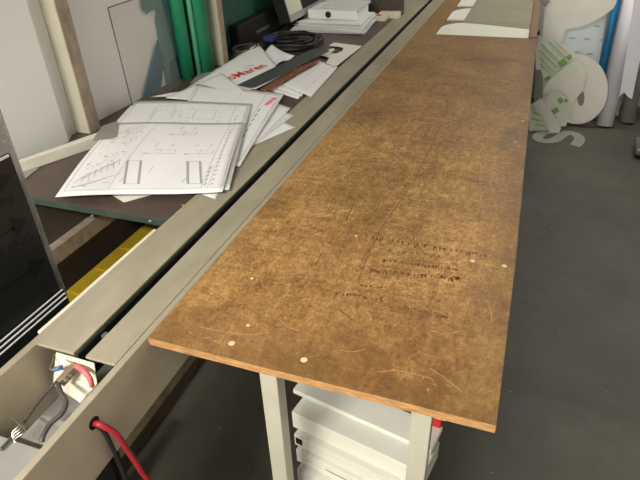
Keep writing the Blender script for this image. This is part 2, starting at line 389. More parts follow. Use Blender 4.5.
# ---------------------------------------------------------------- metal machine bed
bed = root('machine_bed', (-.72, .3, 0), 'long beige-grey metal machine bed with a central slot and open cable channel', 'machine')
BY0, BY1, ZB = -.35, 5.4, .722
mb = MB()
mb.box(-.628, -.6135, BY0, BY1, ZB, T-.0005, 0, 2)           # right wall
mb.box(-.832, -.816, BY0, BY1, ZB, T-.0005, 0, 2)            # left wall
mb.box(-.816, -.628, BY0, BY1, ZB, ZB+.004, 1)         # bottom
beam = part(mb, 'channel_beam', ['beam', 'beam_in', 'steel'], bed, bevel=.0015)
part(MB().box(-.8155, -.725, .552, 5.4, T-.006, T+.0005), 'top_plate', 'steel', bed, bevel=.001)
part(MB().box(-.697, -.6285, .552, 5.4, T-.006, T+.0005), 'top_plate', 'steel', bed, bevel=.001)
part(MB().box(-.726, -.696, .56, 5.4, T-.055, T-.05), 'slot_floor', 'darkhole', bed)
part(MB().box(-.7235, -.7195, .556, 5.4, T-.05, T-.0065), 'slot_wall', 'darkhole', bed)
part(MB().box(-.714, -.708, .57, .66, T-.05, T-.018).box(-.718, -.704, .62, .632, T-.03, T-.012), 'slot_slider', 'castor', bed)
part(MB().box(-.847, -.8325, .585, 1.0, T-.02, T-.006), 'side_lip', 'cream', bed, bevel=.001)
# inner trough sheets
part(MB().box(-.81, -.632, -.3, .395, T-.078, T-.074), 'trough_cover', 'beam_in', bed)
part(MB().box(-.762, -.632, .40, .47, T-.10, T-.096), 'trough_cover', 'beam_in', bed)
mb = MB(); p = [az((56,352), T-.012), az((94,363), T-.012), az((97,383), T-.06), az((80,402), T-.10), az((53,384), T-.10)]
br = part(mb.prism(p, (0, 0, -.003)), 'terminal_bracket', 'cream', bed)
a, b_ = az((78,365), T-.03), az((60,384), T-.045); d = (b_-a).normalized()
M4 = Matrix.Translation((a+b_)/2) @ d.to_track_quat('X', 'Z').to_matrix().to_4x4()
tb = part(MB().box(-.022, .022, -.007, .007, -.006, .010, 0, M4=M4), 'terminal_block', 'copper', bed, bevel=.001)
for q in ((70,376),(66,381),(80,363)):
    c = az(q, T-.03); part(MB().tube([c, c+Vector((0,0,.006))], .0035), 'terminal_screw', 'silver', bed)
part(MB().tube(spline([az(q, T-.025) for q in ((74,364),(63,358),(55,355),(53,361),(50,369),(55,370))]), .0014, seg=6), 'wire_loop', 'copper', bed)
c0, c1 = az((53,370), T-.026), az((63,367), T-.026); part(MB().tube([c0, c1], .0048), 'wire_connector', 'blue', bed)
part(MB().tube(spline([az((76,366), T-.022), az((84,371), T-.018), az((90,379), T-.03), az((92,386), T-.05)]), .0052), 'red_lead', 'pink_cable', bed)
part(MB().tube(spline([az((58,384), T-.038), az((61,393), T-.035), az((66,402), T-.04), az((62,413), T-.045), az((50,424), T-.05), az((43,436), T-.055), az((42,442), T-.06)]), .0048), 'grey_lead', 'grey_cable', bed)
part(MB().tube(spline([az((57,381), T-.05), az((40,400), T-.06), az((22,425), T-.065), az((0,450), T-.068)]), .0028), 'bus_rod', 'grey_cable', bed)
for k in range(4):
    part(MB().tube(spline([az((12+3*k,418+k), T-.055), az((19+2*k,425+2*k), T-.045), az((12+k,433+2*k), T-.05), az((15+k,443), T-.06)]), .0011, seg=6), 'bare_wire', 'silver', bed)
hx = ax((94,423), -.6133); part(MB().tube([hx, hx+Vector((.0008, 0, 0))], .0125, seg=20), 'cable_hole', 'darkhole', bed)
# stand of the bed, seen below it
tag(MB().box(-1.13, -1.03, .35, 3.6, .0, .07).build('floor_rail', 'dirty', bevel=.004), 'dirty brown rail on the floor below the metal bed', 'rail')
for y in (.36, 2.4):
    part(MB().box(-.82, -.66, y, y+.10, 0, ZB), 'stand_leg', 'black', bed)
tag(MB().tube(spline([hx+Vector((.001,0,0)), Vector((-.598,.457,.832)), Vector((-.585,.468,.800)), Vector((-.585,.480,.735)), Vector((-.585,.492,.66)), Vector((-.585,.506,.55)), Vector((-.585,.50,.25)), Vector((-.575,.47,.0062)), Vector((-.50,.40,.0062))]), .0056).build('red_cable', 'red_cable'),
    'thick red cable coming out of the hole in the metal bed', 'cable')
tag(MB().tube(spline([hx+Vector((.001,.004,-.011)), Vector((-.603,.462,.80)), Vector((-.598,.462,.74)), Vector((-.60,.465,.66)), Vector((-.60,.468,.55)), Vector((-.60,.46,.25)), Vector((-.60,.43,.0052)), Vector((-.56,.33,.0052))]), .0045).build('black_cable', 'blk_cable'),
    'black cable hanging below the metal bed beside the red cable', 'cable')

# ---------------------------------------------------------------- side bench
bench = root('side_bench', (-1.1, 1.05, 0), 'dark brown film-faced bench with green edge, left of the metal bed', 'workbench')
mb = MB(); mb.box(-1.5195, -.8335, 1.04, 3.9, T-.022, T-.001, 1, 0)
part(mb, 'bench_top', ['bench', 'bench_edge'], bench, bevel=.001)
c = az((207,0), T)
for px in ((37,157.5),(183,205.5),(92,216),(150,221),(312,70)):
    c = az(px, T-.0005); part(MB().prism([c+Vector((math.cos(a)*.004, math.sin(a)*.003, 0)) for a in [k*PI/4 for k in range(8)]], (0,0,.0008)), 'screw_cap', 'putty', bench)
part(MB().box(-1.47, -.86, 1.16, 1.2, T-.06, T-.0225), 'cross_rail', 'dbrown', bench)
for y in (1.95, 3.6): part(MB().box(-1.5, -1.46, y, y+.04, 0, T-.0225), 'bench_leg', 'dbrown', bench)
for y in (2.6,): part(MB().box(-.9, -.87, y, y+.04, 0, T-.0225), 'bench_leg', 'dbrown', bench)
q = ax((125,227), -1.0)
part(MB().tube([Vector((-.98,1.155,.835)), Vector((-.98,1.148,.835))], .006), 'rail_bolt', 'castor', bench)
# trim strip along the wall at the back of the bench
mb = MB()
mb.prism([Vector((-1.484,1.09,T-.0005)), Vector((-1.329,1.46,T-.0005)), Vector((-1.366,1.472,T-.0005)), Vector((-1.500,1.09,T-.0005))], (0,0,.036))
tag(mb.build('wooden_batten', 'battencream', bevel=.002), 'cream painted batten lying at the foot of the wall on the bench', 'batten')
tag(MB().prism([az(p, T-.0004) for p in ((14,171),(34,165.5),(39,168.5),(21,183))], (0,0,.003)).build('grey_offcut', 'greytube'), 'small grey offcut on the bench corner beside the black sheets', 'offcut')
part_b = MB().box(-1.507, -1.47, .9, 2.4, .50, .56)
tag(part_b.build('wall_rail', 'wood_brown'), 'worn brown rail fixed low on the wall under the side bench', 'rail')
# posts
for i, (p0, lab) in enumerate((((85,130), 'beige wooden wall post at far left, above bench batten'), ((221,70), 'grey wooden post between green roll and dark green sheet'))):
    y = (1.500, 2.44)[i]; x0, x1 = ((-1.5195, -1.459), (-1.462, -1.402))[i]; dy = (.060, .050)[i]
    r = root('wall_post', (x0, y, T), lab, 'post')
    part(MB().box(x0, x1, y, y+dy, T+.0, 2.4), 'post_body', 'wood', r, bevel=.002)
    part(MB().box(x1+.0003, x1+.004, y+.002, y+dy-.002, T+.001, 2.39), 'side_board', 'wood_brown', r)
# black filmed sheets standing at the left
bs = root('sheet_stack', (-1, .4, 0), 'stack of upright plastic sheets in black printed protective film, far left', 'sheets')
mb = MB(); mb.box(-1.006, -1.0, -.3, .79, .28, 1.163, 0)
def ftxt(s, px, size, bold=.02): text_mb(mb, s, ax(px, -.9994), (0,1,0), (0,0,1), size, 1, bold)
ftxt('IN ENG', (-7,268), .036); ftxt('mming', (-20,220), .034)
def farrow(p0, p1, w):
    a, b = ax(p0, -.9994), ax(p1, -.9994); a.z = b.z = (a.z+b.z)/2
    mb.face([a+Vector((0,0,-w)), b+Vector((0,-.04,-w)), b+Vector((0,-.04,w)), a+Vector((0,0,w))], 1)
    mb.face([b+Vector((0,-.045,-.03)), b, b+Vector((0,-.045,.03))], 1)
farrow((-20,254), (27,216), .004); farrow((-20,306), (45,261), .004); farrow((-30,202), (10,172), .009); farrow((-10,350),(62,292),.006)
part(mb, 'filmed_sheet', ['film', 'filmink'], bs)
# white strip print near top corner
part(MB().box(-.9995, -.998, .755, .785, 1.157, 1.1625), 'corner_label', 'white_edge', bs)
for k in range(3):
    x = -.992+.0065*k; y1 = .792-.003*k; z = .792-.008*k
    part(MB().box(x-.003, x, -.3, y1, .28, z, 0), 'filmed_sheet', 'film', bs)
    part(MB().box(x-.0030, x+.0004, -.3, y1, z+.0002, z+.0024), 'sheet_edge', 'white_edge', bs)
part(MB().box(-1.02, -.94, -.3, .80, .255, .279), 'rack_shelf', 'dbrown', bs)
for yy in (-.2, .7): part(MB().box(-1.02, -.94, yy, yy+.04, 0, .254), 'rack_foot', 'black', bs)
tag(MB().box(-1.0165, -1.0105, -.3, .814, .2795, 1.34).build('clear_sheet', 'strip'), 'taller grey clear sheet standing behind the black filmed sheets', 'sheet')
# yellow crate and box under bench
yb = root('storage_crate', (-1.2, 1.0, 0), 'yellow plastic crate on the floor under the side bench', 'crate')
part(MB().box(-1.44, -1.08, .95, 1.9, 0, .41), 'crate_body', 'yellow', yb, bevel=.01)
for y in (1.15, 1.3, 1.45, 1.75): part(MB().box(-1.42, -1.10, y, y+.012, .4105, .418), 'crate_rib', 'yellow', yb)
tag(MB().box(-1.5195, -1.5075, .9, 2.3, 0, .80).build('brown_shade_board', 'dbrown', bevel=.003), 'dull brown board behind the yellow crate, its upper part standing in for shade on the wall', 'board')  # upper part covers the bright wall; its dark colour replaces under-bench shade
for (y, w_, nm) in ((1.60, .10, 'left'), (1.78, .08, 'right')): pass

# ---------------------------------------------------------------- stack of white panels between the table legs
grp = 'white laminate panels stacked under the worktable'
def panel(z0, z1, pl, width, depth, lab, ang=-11, m=('panelwhite', 'panelgrey')):
    a = az(pl, z1); r = math.radians(ang); d = Vector((math.cos(r), math.sin(r), 0)); n = Vector((-d.y, d.x, 0))
    mb = MB(); mb.prism([a, a+d*width, a+d*width+n*depth, a+n*depth], (0, 0, z0-z1), 1, 0, 0)
    return tag(mb.build('laminate_panel', list(m), bevel=.001), lab, 'panel', grp), a, d, n
panel(.5895, .604, (293,389), .352, .07, 'thin white panel with grey upper face, second from the top of the stack')
panel(.535, .589, (291.6,411.6),  .330, .09, 'thick white panel just under the two thin ones at the top')
p3, a3, d3, n3 = panel(.497, .5345, (294,434),  .305, .09, 'white panel with a small dark square end, fourth in the stack')
p4, a4, d4, n4 = panel(.452, .4965, (296,449),  .29, .09, 'white panel with dark dashes printed along its front')
panel(.40, .4515, (297,469), .272, .09, 'white panel at the foot of the picture, sixth in the stack')
panel(.0, .3995, (299,470), .27, .08, 'tall white carton carrying the whole stack of panels', -6)
def dash(pr, a, d, t0, t1, z0, z1, m, name):
    n = Vector((d.y, -d.x, 0)); P = [a+d*t0, a+d*t1]
    mb = MB(); mb.prism([Vector((P[0].x,P[0].y,z0)), Vector((P[1].x,P[1].y,z0)), Vector((P[1].x,P[1].y,z1)), Vector((P[0].x,P[0].y,z1))], n*.0008)
    part(mb, name, m, pr)
dash(p3, a3, d3, .004, .022, .505, .526, 'black', 'end_slot')
for t0, t1 in ((.03,.034),(.04,.043),(.08,.15),(.20,.235),(.26,.30)): dash(p4, a4, d4, t0, t1, .474, .4755, 'black', 'dash_mark')
# thin white panel lying on blocks at the very top
a = az((338,386), .650); b = az((446,418.5), .650); d = (b-a).normalized(); n = Vector((-d.y, d.x, 0))
tag(MB().prism([a, b, b+n*.35, a+n*.35], (0,0,-.010), 0).build('laminate_panel', 'panelwhite', bevel=.001), 'uppermost thin white panel, tilted the other way, corner showing right of the leg', 'panel', grp)
b0 = b-d*.06+n*.006-Vector((0,0,.0105)); e0 = b-d*.010+n*.006-Vector((0,0,.0105))
tag(MB().prism([b0, e0, e0+n*.08, b0+n*.045], (0,0,-.0352), 0).build('red_block', 'redbox', bevel=.001), 'small red block between white panels right of the table leg', 'block')

# ends that stick out to the right of the right leg
def endblock(px0, px1, y, dy, name, m, lab, cat='panel'):
    a, b = ay(px0, y), ay(px1, y); x0, x1 = sorted((a.x, b.x)); z0, z1 = sorted((a.z, b.z))
    return tag(MB().box(x0, x1, y, y+dy, z0, z1).build(name, m, bevel=.001), lab, cat)
# ---------------------------------------------------------------- papers
def bez(c, u, v):
    return c[0]*(1-u)*(1-v)+c[1]*u*(1-v)+c[2]*u*v+c[3]*(1-u)*v
def paper(name, px, z, label, mats=('paper', 'ink', 'inkred', 'pink', 'inkd', 'redtext', 'bluetext'), bump=None, inks=(), group=None, cat='paper', nu=18, nv=18, texts=()):
    zz = z if isinstance(z, (list, tuple)) else [z]*4
    c = [az(p, q) for p, q in zip(px, zz)]
    bump = bump or (lambda u, v: 0)
    S = lambda u, v, o=0: bez(c, u, v)+Vector((0, 0, bump(u, v)+o))
    mb = MB(); n0 = 0
    for j in range(nv+1):
        for i in range(nu+1): mb.v.append(tuple(S(i/nu, j/nv)))
    for j in range(nv):
        for i in range(nu):
            a = j*(nu+1)+i; mb.f.append((a, a+1, a+nu+2, a+nu+1)); mb.m.append(0); mb.sm.append(True)
    W = (c[1]-c[0]).length; L = (c[3]-c[0]).length
    for (pts, w, mi) in inks:
        for (a, b) in zip(pts, pts[1:]):
            n = max(1, int(math.hypot((b[0]-a[0])*W, (b[1]-a[1])*L)/.03))
            for k in range(n):
                p = (a[0]+(b[0]-a[0])*k/n, a[1]+(b[1]-a[1])*k/n); q = (a[0]+(b[0]-a[0])*(k+1)/n, a[1]+(b[1]-a[1])*(k+1)/n)
                dx, dy = (q[0]-p[0])*W, (q[1]-p[1])*L; l = math.hypot(dx, dy) or 1
                ou, ov = -dy/l*w/2/W, dx/l*w/2/L
                mb.face([S(p[0]-ou, p[1]-ov, .0007), S(q[0]-ou, q[1]-ov, .0007), S(q[0]+ou, q[1]+ov, .0007), S(p[0]+ou, p[1]+ov, .0007)], mi)
    for (s, uv, ang, size, mi) in texts:
        o = S(uv[0], uv[1], .0008); ru = (c[1]-c[0]).normalized(); rv = (c[3]-c[0]).normalized()
        rt = ru*math.cos(ang)+rv*math.sin(ang); up = -ru*math.sin(ang)+rv*math.cos(ang)
        text_mb(mb, s, o, rt, up, size, mi, .02)
    o = mb.build(name, list(mats), solid=.0004)
    return tag(o, label, cat, group)
def R_(x0, y0, x1, y1): return [(x0,y0),(x1,y0),(x1,y1),(x0,y1),(x0,y0)]
def ticks(rnd, n, x0, y0, x1, y1, w=.0022, mi=1, l=.02):
    out = []
    for _ in range(n):
        x = rnd.uniform(x0, x1); y = rnd.uniform(y0, y1); a = rnd.choice((0, .6, 1.1)); out.append(([(x,y),(x+l*math.cos(a), y+l*.6*math.sin(a))], w, mi))
    return out
rn = random.Random(3)
# big top drawing
ink0 = [(R_(.03,.05,.985,.985), .0012, 1), ([(.30,.06),(.32,.5),(.34,.97)], .0010, 1), ([(.86,.05),(.90,.97)], .0012, 1), ([(.90,.05),(.94,.97)], .0010, 1)]
for (x0, x1, k) in ((.375,.475,-.062),(.765,.86,-.058)):
    ink0 += [([(x0,.10),(x1,.10),(x1+k,.36),(x0+k,.36),(x0,.10)], .0016, 1), ([(x0+.009,.10),(x0+k+.009,.36)], .005, 1), ([(x1-.009,.10),(x1+k-.009,.36)], .005, 1), ([(x1+.02,.22),(x1+.035,.30)], .0012, 1), ([(x0-.03,.12),(x0-.02,.16)], .002, 1)]
ink0 = [k for k in ink0]
for (x0, y0, x1) in ((.42,.46,.60),(.70,.46,.86),(.52,.76,.68)):
    xm = (x0+x1)/2
    ink0 += [([(x0,y0),(x1,y0)], .0012, 1), ([(x0+.03,y0+.05),(x1,y0+.05)], .0012, 1), ([(x1,y0),(x1,y0+.05)], .0012, 1), ([(xm-.01,y0-.01),(xm-.01,y0+.06)], .001, 1), ([(x0-.03,y0-.01),(x0,y0)], .003, 4), ([(x0+.02,y0+.10),(x0+.04,y0+.15)], .0018, 1), ([(xm+.04,y0+.10),(xm+.06,y0+.15)], .0018, 1)]
for k in range(7):
    x = .06+.028*k; ink0 += [([(x,.12+.03*k),(x+.035,.20+.03*k)], .0013, 1), ([(x+.035,.20+.03*k),(x+.05,.13+.03*k)], .0013, 1)]
    ink0 += [([(x, .08+.012*k),(x+.10,.10+.02*k)], .001, 1)]
ink0 += [(R_(.10,.62,.24,.70), .001, 1), ([(.10,.66),(.26,.80)], .001, 2), ([(.08,.72),(.22,.88)], .0012, 1), (R_(.14,.80,.25,.9), .001, 2)]
ink0 += ticks(rn, 34, .05, .08, .27, .48) + ticks(rn, 16, .06, .55, .27, .92, mi=2) + ticks(rn, 20, .08, .55, .27, .92)
for k in range(16): ink0.append(([(.915,.08+.05*k),(.925,.10+.05*k)], .004, 1))
for k in range(5): ink0.append(([(.875,.08+.045*k),(.882,.11+.045*k)], .003, 4))
lift0 = lambda u, v: .02*math.sin(v*PI)*(1-.4*u) + .008*math.sin(u*5+1)*v
inkB = [(R_(.04,.05,.97,.96), .0012, 1), ([(.86,.05),(.88,.96)], .0012, 1), (R_(.26,.70,.42,.84), .0012, 1), (R_(.24,.74,.40,.90), .001, 1), (R_(.58,.72,.74,.86), .0012, 1), ([(.42,.84),(.5,.72)], .001, 1)]
inkB += ticks(rn, 8, .22, .66, .26, .92) + ticks(rn, 8, .52, .66, .57, .92) + ticks(rn, 6, .44, .66, .50, .92) + ticks(rn, 5, .76, .66, .8, .92)
for k in range(14): inkB.append(([(.905,.12+.05*k),(.918,.14+.05*k)], .004, 1))
for k in range(4): inkB.append(([(.94,.12+.05*k),(.945,.15+.05*k)], .003, 4))
G = 'engineering drawings spread on the side bench'
zs = T+.001
paper('drawing_sheet', [(60,194),(229,189),(252,103),(135,101)], [T+.012, T+.012, T+.024, T+.018], 'large drawing sheet directly under the top one, reaching farther to the back', inks=inkB, bump=lambda u,v: .010*math.sin(v*PI)+.004*math.sin(4*u), group=G)
paper('drawing_sheet', [(55,197),(222.5,191.5),(244,122),(117,123)], [T+.016, T+.016, T+.034, T+.028], 'large drawing sheet on top of the pile, nearest to the bench edge', inks=ink0, bump=lambda u,v: .014*math.sin(v*PI)*(1-.3*u)+.003*math.sin(u*6), group=G)
inkC = [(R_(.04,.05,.96,.95), .0012, 1), ([(.80,.05),(.82,.95)], .001, 1), ([(.86,.80),(.93,.80),(.93,.90),(.86,.90)], .001, 3)]
inkC += [([(.885,.77),(.935,.91)], .012, 3)]
for k in range(9): inkC.append(([(.84,.1+.07*k),(.85,.14+.07*k)], .003, 4))
paper('drawing_sheet', [(150,170),(240,166),(284.5,93.5),(197,84)], [T+.006, T+.006, T+.016, T+.018], 'drawing sheet with a pink highlighter mark in its right corner', inks=inkC, bump=lambda u,v: .004*math.sin(v*PI), group=G)
paper('drawing_sheet', [(165,98),(238,104),(243,90),(222,73)], [T+.014, T+.014, T+.019, T+.021], 'white sheet with a pointed corner sticking up behind the drawings', inks=[([(.2,.3),(.3,.5)], .002, 1)], group=G)
paper('drawing_sheet', [(150,97),(206,95),(222,86),(169,93)], [T+.010]*4, 'thin edge of a sheet at the back left of the drawing pile', group=G)
paper('drawing_sheet', [(205,150),(247,148),(295.5,127),(262,112)], [T+.002]*4, 'plain sheet whose sharp corner points furthest right over bench', inks=[], group=G)
paper('drawing_sheet', [(205,150),(244,152),(294.5,115),(262,104)], [T+.0035, T+.004, T+.004, T+.0035], 'sheet lying just above the furthest pointing one in the drawing pile', inks=[([(.7,.2),(.95,.45)], .001, 1)], mats=('paper2', 'ink', 'inkred', 'pink', 'inkd', 'redtext', 'bluetext'), group=G)
paper('drawing_sheet', [(205,150),(240,158),(291,108),(262,98)], [T+.005, T+.0055, T+.0055, T+.005], 'sheet with its corner under the pink marked drawing', group=G)
paper('drawing_sheet', [(190,190),(215,199),(232,166),(205,160)], [T+.0012]*4, 'small sheet with a dark picture poking out beside the metal bed', inks=[([(.55,.4),(.98,.75)], .02, 4), ([(.6,.62),(.9,.88)], .006, 1)], nu=6, nv=6, mats=('paper2', 'ink', 'inkred', 'pink', 'inkd', 'redtext', 'bluetext'), group=G)
tag(MB().prism([az(p, T-.0002) for p in ((112,195),(124,202.5),(151,195),(140,188))], (0,0,.002)).build('plastic_offcut', 'foam'), 'small grey plastic offcut under the front edge of the top drawing', 'offcut')
# envelope and sheets behind
LA, LB, LC = az((182,91), T+.002), az((244,97), T+.003), az((258,43), T+.042)
LN = (LB-LA).cross(LC-LA).normalized(); LD = LN.dot(LA)
paper('letter_sheet', [(182,91),(244,97),(276,66),(258,43)], [T+.002, T+.003, at((276,66), LN, LD).z, T+.042], 'white letter with big red lettering, partly under the dark bar', inks=[([(.44,.62),(.55,.72)], .006, 6), ([(.46,.56),(.57,.66)], .004, 6)], cat='letter')
# red print, on its own slightly raised page so it lies on the letter
def pagetext(s, p0, p1, z, hpx, m, parent):
    a, b = at(p0, LN, LD+.0016), at(p1, LN, LD+.0016); r = (b-a).normalized(); u = LN.cross(r).normalized(); mb = MB()
    cu = bpy.data.curves.new('t', 'FONT'); cu.body = s; o = bpy.data.objects.new('t', cu); me = bpy.data.meshes.new_from_object(o)
    w = max(v.co.x for v in me.vertices); size = (b-a).length/w; bpy.data.objects.remove(o); bpy.data.meshes.remove(me)
    text_mb(mb, s, a, r, u*hpx, size, 0, .02)
    o = mb.build('printed_text', m); o.parent = parent; return o
let = bpy.data.objects['letter_sheet']
pagetext('oMaren', (231,80), (268,66), T+.0085, 1.15, 'redtext', let)
paper('letter_sheet', [(250,66),(270,68),(294.5,56),(272,45)], [T+.004, T+.004, T+.024, T+.045], 'creased white sheet between the red lettered page and the cable coil', bump=lambda u,v: .006*math.sin(v*9+u*4), cat='letter')
GP = 'marked sheets fanned out beside the metal bed'
def pk(x, y): return [([(x,y),(x+.09,y+.05)], .014, 3)]
paper('marked_sheet', [(262,88),(298,99),(325,62),(300,62)], [T+.001]*4, 'sheet at the bottom of the fanned marked sheets, left one', inks=pk(.35,.55)+[([(.5,.3),(.8,.7)], .0012, 1)], group=GP)
paper('marked_sheet', [(270,85),(301,96.5),(330,63),(308,60)], [T+.003]*4, 'middle fanned sheet with a pink mark and a dark line', inks=pk(.4,.62)+[([(.88,.05),(.9,.5)], .003, 4), ([(.3,.82),(.34,.95)], .006, 4), ([(.5,.82),(.54,.95)], .004, 1)], group=GP)
paper('marked_sheet', [(283,84),(311,97),(338,67),(316,60)], [T+.005]*4, 'right hand fanned sheet with a pink mark, nearest the metal bed', inks=[([(.04,.66),(.2,.72)], .014, 3), ([(.3,.1),(.35,.9)], .0012, 1), ([(.7,.1),(.75,.9)], .0012, 1)], group=GP)
# J shaped cut-out
jr = [az(p, T+.0072) for p in ((329,45),(335,42),(361,46),(334,68),(318,60),(314,56),(326,55.5),(331,53),(335,50.5),(340,52.5),(343,50.5),(343,48),(338,46.5))]
P = [az(p, T+.0072) for p in ((329,46),(334,43),(362,46.5),(335.5,67),(326,63),(329.5,58),(320,55.3),(308,59.5),(310,56),(333,48.6),(335,50),(330,53.5),(336,54.3),(342.5,51.5),(343.5,48.5),(339,46.8))]
tag(MB().prism(P, (0,0,.003), 0).build('acrylic_letter', 'acryl_white'), 'white acrylic cutout with a curved hook slot, beyond the fanned sheets', 'cutout')
# bars
def bar(p0, p1, w, z, th, name, m, lab, cat, z1=0):
    a, b = az(p0, z), az(p1, z+z1); t = (b-a).normalized(); s = Vector((-t.y, t.x, 0))*w/2
    return tag(MB().prism([a-s, b-s, b+s, a+s], (0,0,th)).build(name, m, bevel=.001), lab, cat)
bar((246,87), (322,50), .095, T+.013, .004, 'flat_bar', 'rulerdark', 'dark grey-green flat bar lying across the letters and papers', 'bar', .026)
bar((264,90.5), (318,60), .032, T+.019, .006, 'flat_bar', 'rust', 'narrow brown-red bar lying beside the wide dark flat bar', 'bar')
bar((254,89), (300,65), .02, T+.013, .003, 'paper_strip', 'paper', 'thin white strip between the dark bar and brown-red bar', 'strip')

# cable coil
mb = MB()
rc = random.Random(5); P = []
for k in range(6*14):
    a = 2*PI*k/14; r = .125+.055*math.sin(k*.31)+rc.uniform(-.014, .014)
    P.append(Vector((-1.225+.045*math.sin(k*.13)+1.05*r*math.cos(a), 2.91+.03*math.cos(k*.21)+r*1.1*math.sin(a), T+.009+.007*(k//14)+rc.uniform(0, .008))))
mb.tube(spline(P, 3), .0085, seg=8)
coil = tag(mb.build('cable_coil', 'blk_cable'), 'coil of black cables on the bench in front of the paper stack', 'cable')
c = az((270,38), T+.07); part(MB().box(c.x-.03, c.x+.03, c.y-.03, c.y+.04, T+.055, T+.085), 'plug', 'dblue', coil, bevel=.006)
c = az((309,45), T+.03); part(MB().tube([c, c+Vector((.03,.03,.0))], .008), 'connector_tip', 'silver', coil)
mb = MB(); P = []
for k in range(3*12):
    a = 2*PI*k/12; r = .08+rc.uniform(-.01, .012)
    P.append(Vector((-1.395+r*.7*math.cos(a), 2.67+r*math.sin(a), T+.06+.01*(k//12))))
mb.tube(spline(P, 3), .006, seg=8)
P2 = [Vector((-1.34,2.6,T+.06)), Vector((-1.30,2.62,T+.085)), Vector((-1.2,2.7,T+.075))]
o = mb.build('thin_cable', 'grey_cable'); o.location.z = -.044; tag(o, 'small loose coil of grey cable left of the black cable coil', 'cable')
# black case and monitor
bc = root('equipment_case', (-1.45, 2.8, T), 'black case standing against the dark green sheet at the back of the bench', 'case')
part(MB().box(-1.505, -1.445, 2.72, 3.35, T, T+.135), 'case_body', 'black', bc, bevel=.008)
part(MB().box(-1.4445, -1.440, 2.92, 3.1, T+.05, T+.065), 'case_clasp', 'castor', bc)
mo = root('computer_monitor', (-1.36, 3.4, T), 'black screen leaning back behind the paper stack, cream page showing', 'monitor')
Mm = Matrix.Translation((-1.315, 3.13, T+.075)) @ Matrix.Rotation(math.radians(-16), 4, 'Y')
part(MB().box(-.075, 0, 0, .62, 0, .36, M4=Mm), 'housing', 'black', mo, bevel=.004)
part(MB().box(.0005, .004, 0.0, .62, .0, .035, M4=Mm).box(.0005, .004, 0, .006, .035, .36, M4=Mm), 'bezel', ['bezel'], mo)
part(MB().box(.0005, .002, .0065, .22, .036, .34, M4=Mm), 'screen', 'screen', mo)
part(MB().box(.0005, .002, .221, .6, .036, .34, M4=Mm), 'dark_screen_area', 'black', mo)
part(MB().box(-1.47, -1.375, 3.36, 3.55, T, T+.008).box(-1.41, -1.378, 3.42, 3.5, T+.008, T+.09), 'stand', 'black', mo)
# stack of papers
rs = random.Random(9); z = T
base = [Vector((-1.36,3.215,0)), Vector((-.895,3.235,0)), Vector((-.93,3.66,0)), Vector((-1.29,3.64,0))]
names = ['bottommost stiff white board of the paper stack', 'second lowest bundle in the paper stack behind the cables', 'grey-edged bundle low in the middle of the paper stack', 'middle bundle of the paper stack behind the cables', 'bundle just above the middle of the paper stack', 'second bundle from the top of the paper stack', 'uppermost loose bundle of the paper stack, under the white box']
for k, lab in enumerate(names):
    th = (.009, .007, .006, .007, .006, .006, .004)[k]; cen = Vector((-1.10,3.43,0)); a = rs.uniform(-.05, .05); sc = 1-.035*k*rs.uniform(.3, 1); q = Matrix.Rotation(a, 3, 'Z')
    dx = Vector((rs.uniform(-.004, .008), rs.uniform(-.01, .015), 0))
    tag(MB().prism([q@(p-cen)*sc+cen+dx+Vector((0,0,z)) for p in base], (0,0,th), 0).build('paper_bundle', ['paper', 'paper2'][k % 2: k % 2+1], bevel=.001), lab, 'papers', 'paper stack on the side bench'); z += th+.0012
bx = root('paper_box', (-1.15, 3.4, z), 'white flat file box with a round black finger hole on top of the paper stack', 'box')
a0 = ay((308,17.5), 3.36).x; a1 = ay((357,15.5), 3.36).x
part(MB().box(a0, a1, 3.36, 3.62, z, z+.052), 'box_body', 'paper', bx, bevel=.003)
c = ay((328,10), 3.3585); c.z = z+.027; part(MB().tube([c, c+Vector((0,.001,0))], .019, seg=20), 'finger_hole', 'black', bx)
for k in range(2):
    tag(MB().box(a0+.06+.02*k, a1+.01, 3.37+.02*k, 3.66, z+.0525+.006*k, z+.0575+.006*k, rz=.03*(k+1), piv=(-1.1,3.5,0)).build('paper_bundle', 'paper2'), ('lower grey paper bundle lying on the white file box', 'upper grey paper bundle lying on the white file box')[k], 'papers', 'paper stack on the side bench')
# small white blocks and brown crate
b1 = tag(MB().box(-.945, -.865, 3.62, 3.70, T, T+.03).build('wooden_block', 'cream', bevel=.002), 'small cream block with red print, left of its taller neighbour', 'block')
part(MB().box(-.94, -.90, 3.63, 3.68, T+.0302, T+.0306), 'red_print', 'redtext', b1)
tag(MB().box(-.93, -.80, 3.715, 3.79, T, T+.035).build('wooden_block', 'cream', bevel=.002), 'long cream block right behind the small red printed block', 'block')
tag(MB().box(-1.16, -.80, 3.80, 3.89, T, T+.16).build('brown_box', 'dbrown', bevel=.004), 'brown box at the far end of the side bench', 'box')

